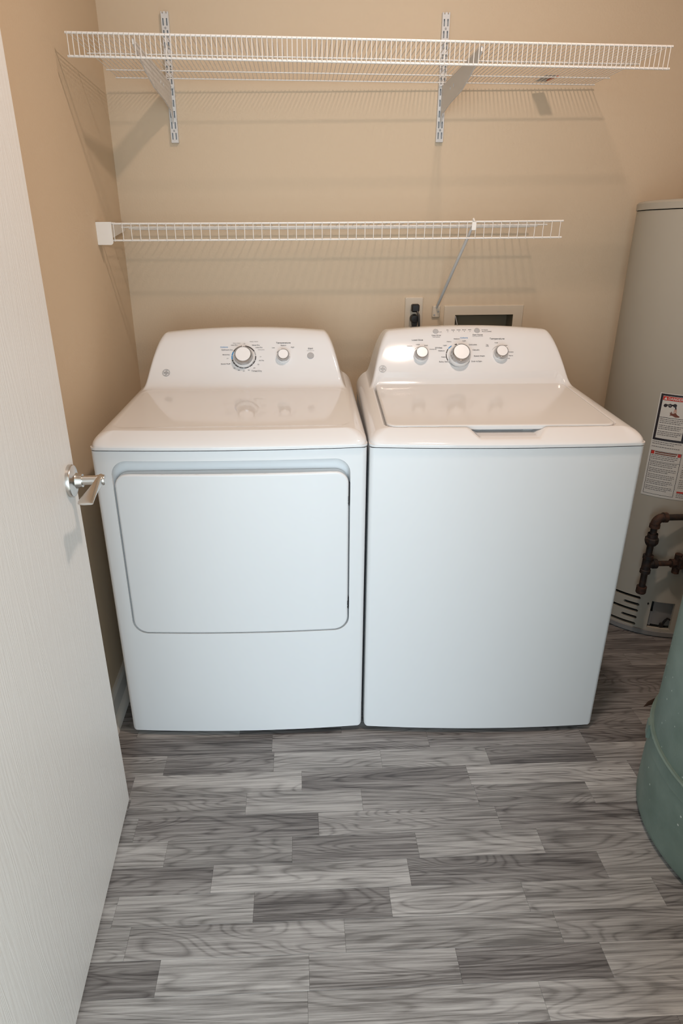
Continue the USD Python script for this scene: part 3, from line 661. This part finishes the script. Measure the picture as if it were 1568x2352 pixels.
# tap and scalded hand drawing
def disc(x, y, r, n=14, inner=0): 
    p = Polygon([(x + r*math.cos(t), y + r*math.sin(t)) for t in np.linspace(0, 2*PI, n + 1)[:-1]])
    return p.difference(Polygon([(x + inner*math.cos(t), y + inner*math.sin(t)) for t in np.linspace(0, 2*PI, n + 1)[:-1]])) if inner else p
from shapely.ops import unary_union
from shapely.geometry import LineString
tap = unary_union([disc(.010, .040, .0055), disc(.024, .041, .0060, inner=.002), disc(.038, .043, .0058, inner=.002), LineString([(.010, .041), (.038, .044)]).buffer(.0024), LineString([(.040, .042), (.042, .033)]).buffer(.0020)])
polys = lambda g: list(getattr(g, 'geoms', [g]))
obj('tap_drawing', bend(cat_([extr(g, .0004) for g in polys(tap)]), -136.6, .8200, R1), 'label_black', sheet)
hand = unary_union([Polygon([(.034, .010), (.046, .005), (.056, .006), (.058, .009), (.050, .013), (.044, .020), (.036, .016)])] + [LineString([(.037, .011), (x, y)]).buffer(.0011) for x, y in ((.028, .018), (.029, .014), (.029, .010), (.031, .021))])
obj('hand_drawing', bend(cat_([extr(g, .0004) for g in polys(hand)]), -136.6, .8200, R1), 'label_brown', sheet)
obj('water_drawing', bend(cat_([extr(LineString([(x, .032), (x + dx_, .020)]).buffer(.0007), .0003) for x, dx_ in ((.040, -.002), (.042, 0), (.044, .002))]), -136.6, .8200, R1), 'label_skin', sheet)
lr = random.Random(8)
def fine_print(a0, a1, z0, z1, pitch, hgt, para, m='label_grey', name='fine_print'):
    L = []; z = z1; k = 0
    while z > z0:
        e = a1 - (lr.uniform(1.5, 5) if (k + 1) % para == 0 else lr.uniform(0, .8)); a = a0
        while a < e - .3:
            w = lr.uniform(.55, 1.9); L.append(cyl_patch(a, min(a + w, e), z, z + hgt, R1, .00025, 2)); a += w + .32
        z -= pitch*(1.55 if (k + 1) % para == 0 else 1.0); k += 1
    obj(name, L, m, sheet, kind='stuff')
fine_print(-136.2, -120.8, .7530, .8130, .0058, .0024, 3)
fine_print(-138.2, -119.5, .7130, .7350, .0066, .0024, 2)
B0, B1 = -137.9, -118.0
obj('thin_frame', [cyl_patch(B0, B1, .7040, .7050, R1, .0003), cyl_patch(B0, B1, .5520, .5530, R1, .0003), cyl_patch(B0, B0 + .25, .5520, .7050, R1, .0003), cyl_patch(B1 - .25, B1, .5520, .7050, R1, .0003), cyl_patch(B0, B1, .6690, .6698, R1, .0003)], 'label_black', sheet)
for a in (B0 + .3, B1 - 2.4): obj('red_square', cyl_patch(a, a + 2.0, .6930, .7040, R1, .0004), 'label_red', sheet)
obj('heading', [cyl_patch(B0 + 2.8, B1 - 2.8, .6995, .7030, R1, .0003), cyl_patch(B0 + 2.8, B1 - 3.4, .6935, .6968, R1, .0003)], 'label_brown', sheet)
fine_print(B0 + .8, B1 - 1.4, .6730, .6880, .0060, .0022, 3)
fine_print(B0 + .9, B1 - 1.2, .5580, .6640, .0060, .0022, 3)
obj('red_strip', cyl_patch(-116.3, -100, .5690, .5745, R1, .0004), 'label_red', sheet)
fine_print(-116.2, -100.0, .5500, .5650, .0060, .0022, 4)
fine_print(-116.2, -100.0, .5800, .8700, .0066, .0022, 5)
# gas valve on the jacket
gv = obj('gas_valve', [bx(-.055, -HR - .075, .27, .05, -HR + .01, .375, .01), xf(lathe([(.026, 0), (.026, .02), (.022, .026), (0, .026)], 24), Rw, (0, -HR - .074, .322))], 'plastic_grey', wh, 35, 'grey gas control valve low on the jacket')
obj('valve_dial', xf(lathe([(.018, 0), (.018, .016), (0, .017)], 20), Rw, (-.035, -HR - .074, .352)), 'label_red', gv, 30)

# gas pipe
gx, gy = 1.0185, .415
gp = thing('gas_pipe', 'rusty black iron gas pipe with elbow, union and tee in front of the water heater', 'pipe')
def vcyl(prof, z0=0.0, n=24): return lathe(prof, n, (gx, gy, z0))
zt_, ztee, zun, zcap0 = .4985, .3235, .410, .2085
obj('vertical_pipe', tube([(gx, gy, .225), (gx, gy, .4765)], .0107, 16), 'iron_pipe', gp, 30)
obj('horizontal_pipe', tube([(gx + .020, gy, zt_), (XR, gy, zt_)], .0107, 16), 'iron_pipe', gp, 30)
arc = [(gx + .024 - .024*math.cos(t), gy, zt_ - .024 + .024*math.sin(t)) for t in np.linspace(0, PI/2, 9)]
obj('elbow', [tube(arc, .0150, 16), tube([(gx, gy, zt_ - .036), (gx, gy, zt_ - .024)], .0172, 16), tube([(gx + .022, gy, zt_), (gx + .036, gy, zt_)], .0172, 16)], 'iron_rusty', gp, 35)
obj('union', [vcyl([(.0150, zun + .030), (.0165, zun + .030), (.0165, zun + .012), (.0165, zun + .012)][::-1]), vcyl([(.0107, zun - .014), (.0150, zun - .014), (.0215, zun - .004), (.0225, zun), (.0225, zun + .012), (.0200, zun + .015), (.0150, zun + .016), (.0150, zun + .026), (.0107, zun + .026)], n=8)], 'iron_pipe', gp, 20)
obj('tee', [vcyl([(.0107, ztee - .034), (.0172, ztee - .034), (.0172, ztee - .022), (.0150, ztee - .020), (.0150, ztee + .020), (.0172, ztee + .022), (.0172, ztee + .034), (.0107, ztee + .034)]), tube([(gx, gy, ztee), (gx + .022, gy, ztee)], .0150, 16), tube([(gx + .020, gy, ztee), (gx + .034, gy, ztee)], .0172, 16)], 'iron_pipe', gp, 35)
obj('branch_pipe', tube([(gx + .03, gy, ztee), (gx + .145, gy, ztee)], .0095, 16), 'iron_rusty', gp, 30)
obj('shutoff_valve', [tube([(gx + .085, gy, ztee), (gx + .125, gy, ztee)], .0160, 8), tube([(gx + .108, gy, ztee - .038), (gx + .108, gy, ztee + .035)], .0125, 10), bx(gx + .100, gy - .028, ztee - .012, gx + .116, gy - .010, ztee + .030, .003)], 'iron_rusty', gp, 30)
obj('drip_cap', vcyl([(0, zcap0), (.0150, zcap0), (.0168, zcap0 + .003), (.0168, zcap0 + .026), (.0107, zcap0 + .026)]), 'iron_rusty', gp, 30)

# ------------------------------------------------------------------ green tank in the foreground
GR = .350
gt = thing('green_tank', 'big scuffed green painted round tank standing in front of the washer', 'tank', (1.016, -.426, 0))
obj('lower_shell', lathe([(0, .001), (GR - .018, .001), (GR - .008, .004), (GR - .002, .012), (GR, .024), (GR + .0005, .12), (GR - .001, .200)], 128), 'green_paint', gt, 35)
obj('band', lathe([(GR - .006, .199), (GR + .001, .199), (GR + .0015, .203), (GR + .0015, .238), (GR + .0055, .2405), (GR + .0062, .2445), (GR + .003, .2475), (GR - .006, .248)], 128), 'green_paint', gt, 35, 'raised green band')
obj('upper_shell', lathe([(GR - .003, .246), (GR - .003, .86), (GR - .010, .895), (GR - .035, .925), (GR - .10, .95), (0, .965)], 128), 'green_paint', gt, 35)
clip = [(GR + .002)*np.array([math.cos(math.radians(a)), math.sin(math.radians(a))]) for a in (152, 157)]
obj('band_clip', hull([(p[0]*k, p[1]*k, z) for p in clip for k in (.99, 1.022) for z in (.206, .246)]), 'green_paint', gt)

# a scrap on the floor behind the tank
obj('floor_scrap', hull([(.894, .066, .0005), (.938, .078, .0005), (.944, .098, .0005), (.915, .080, .010), (.940, .088, .016)]), 'brown_scrap', None, label='small dark brown scrap lying on the floor behind the green tank', cat='scrap')
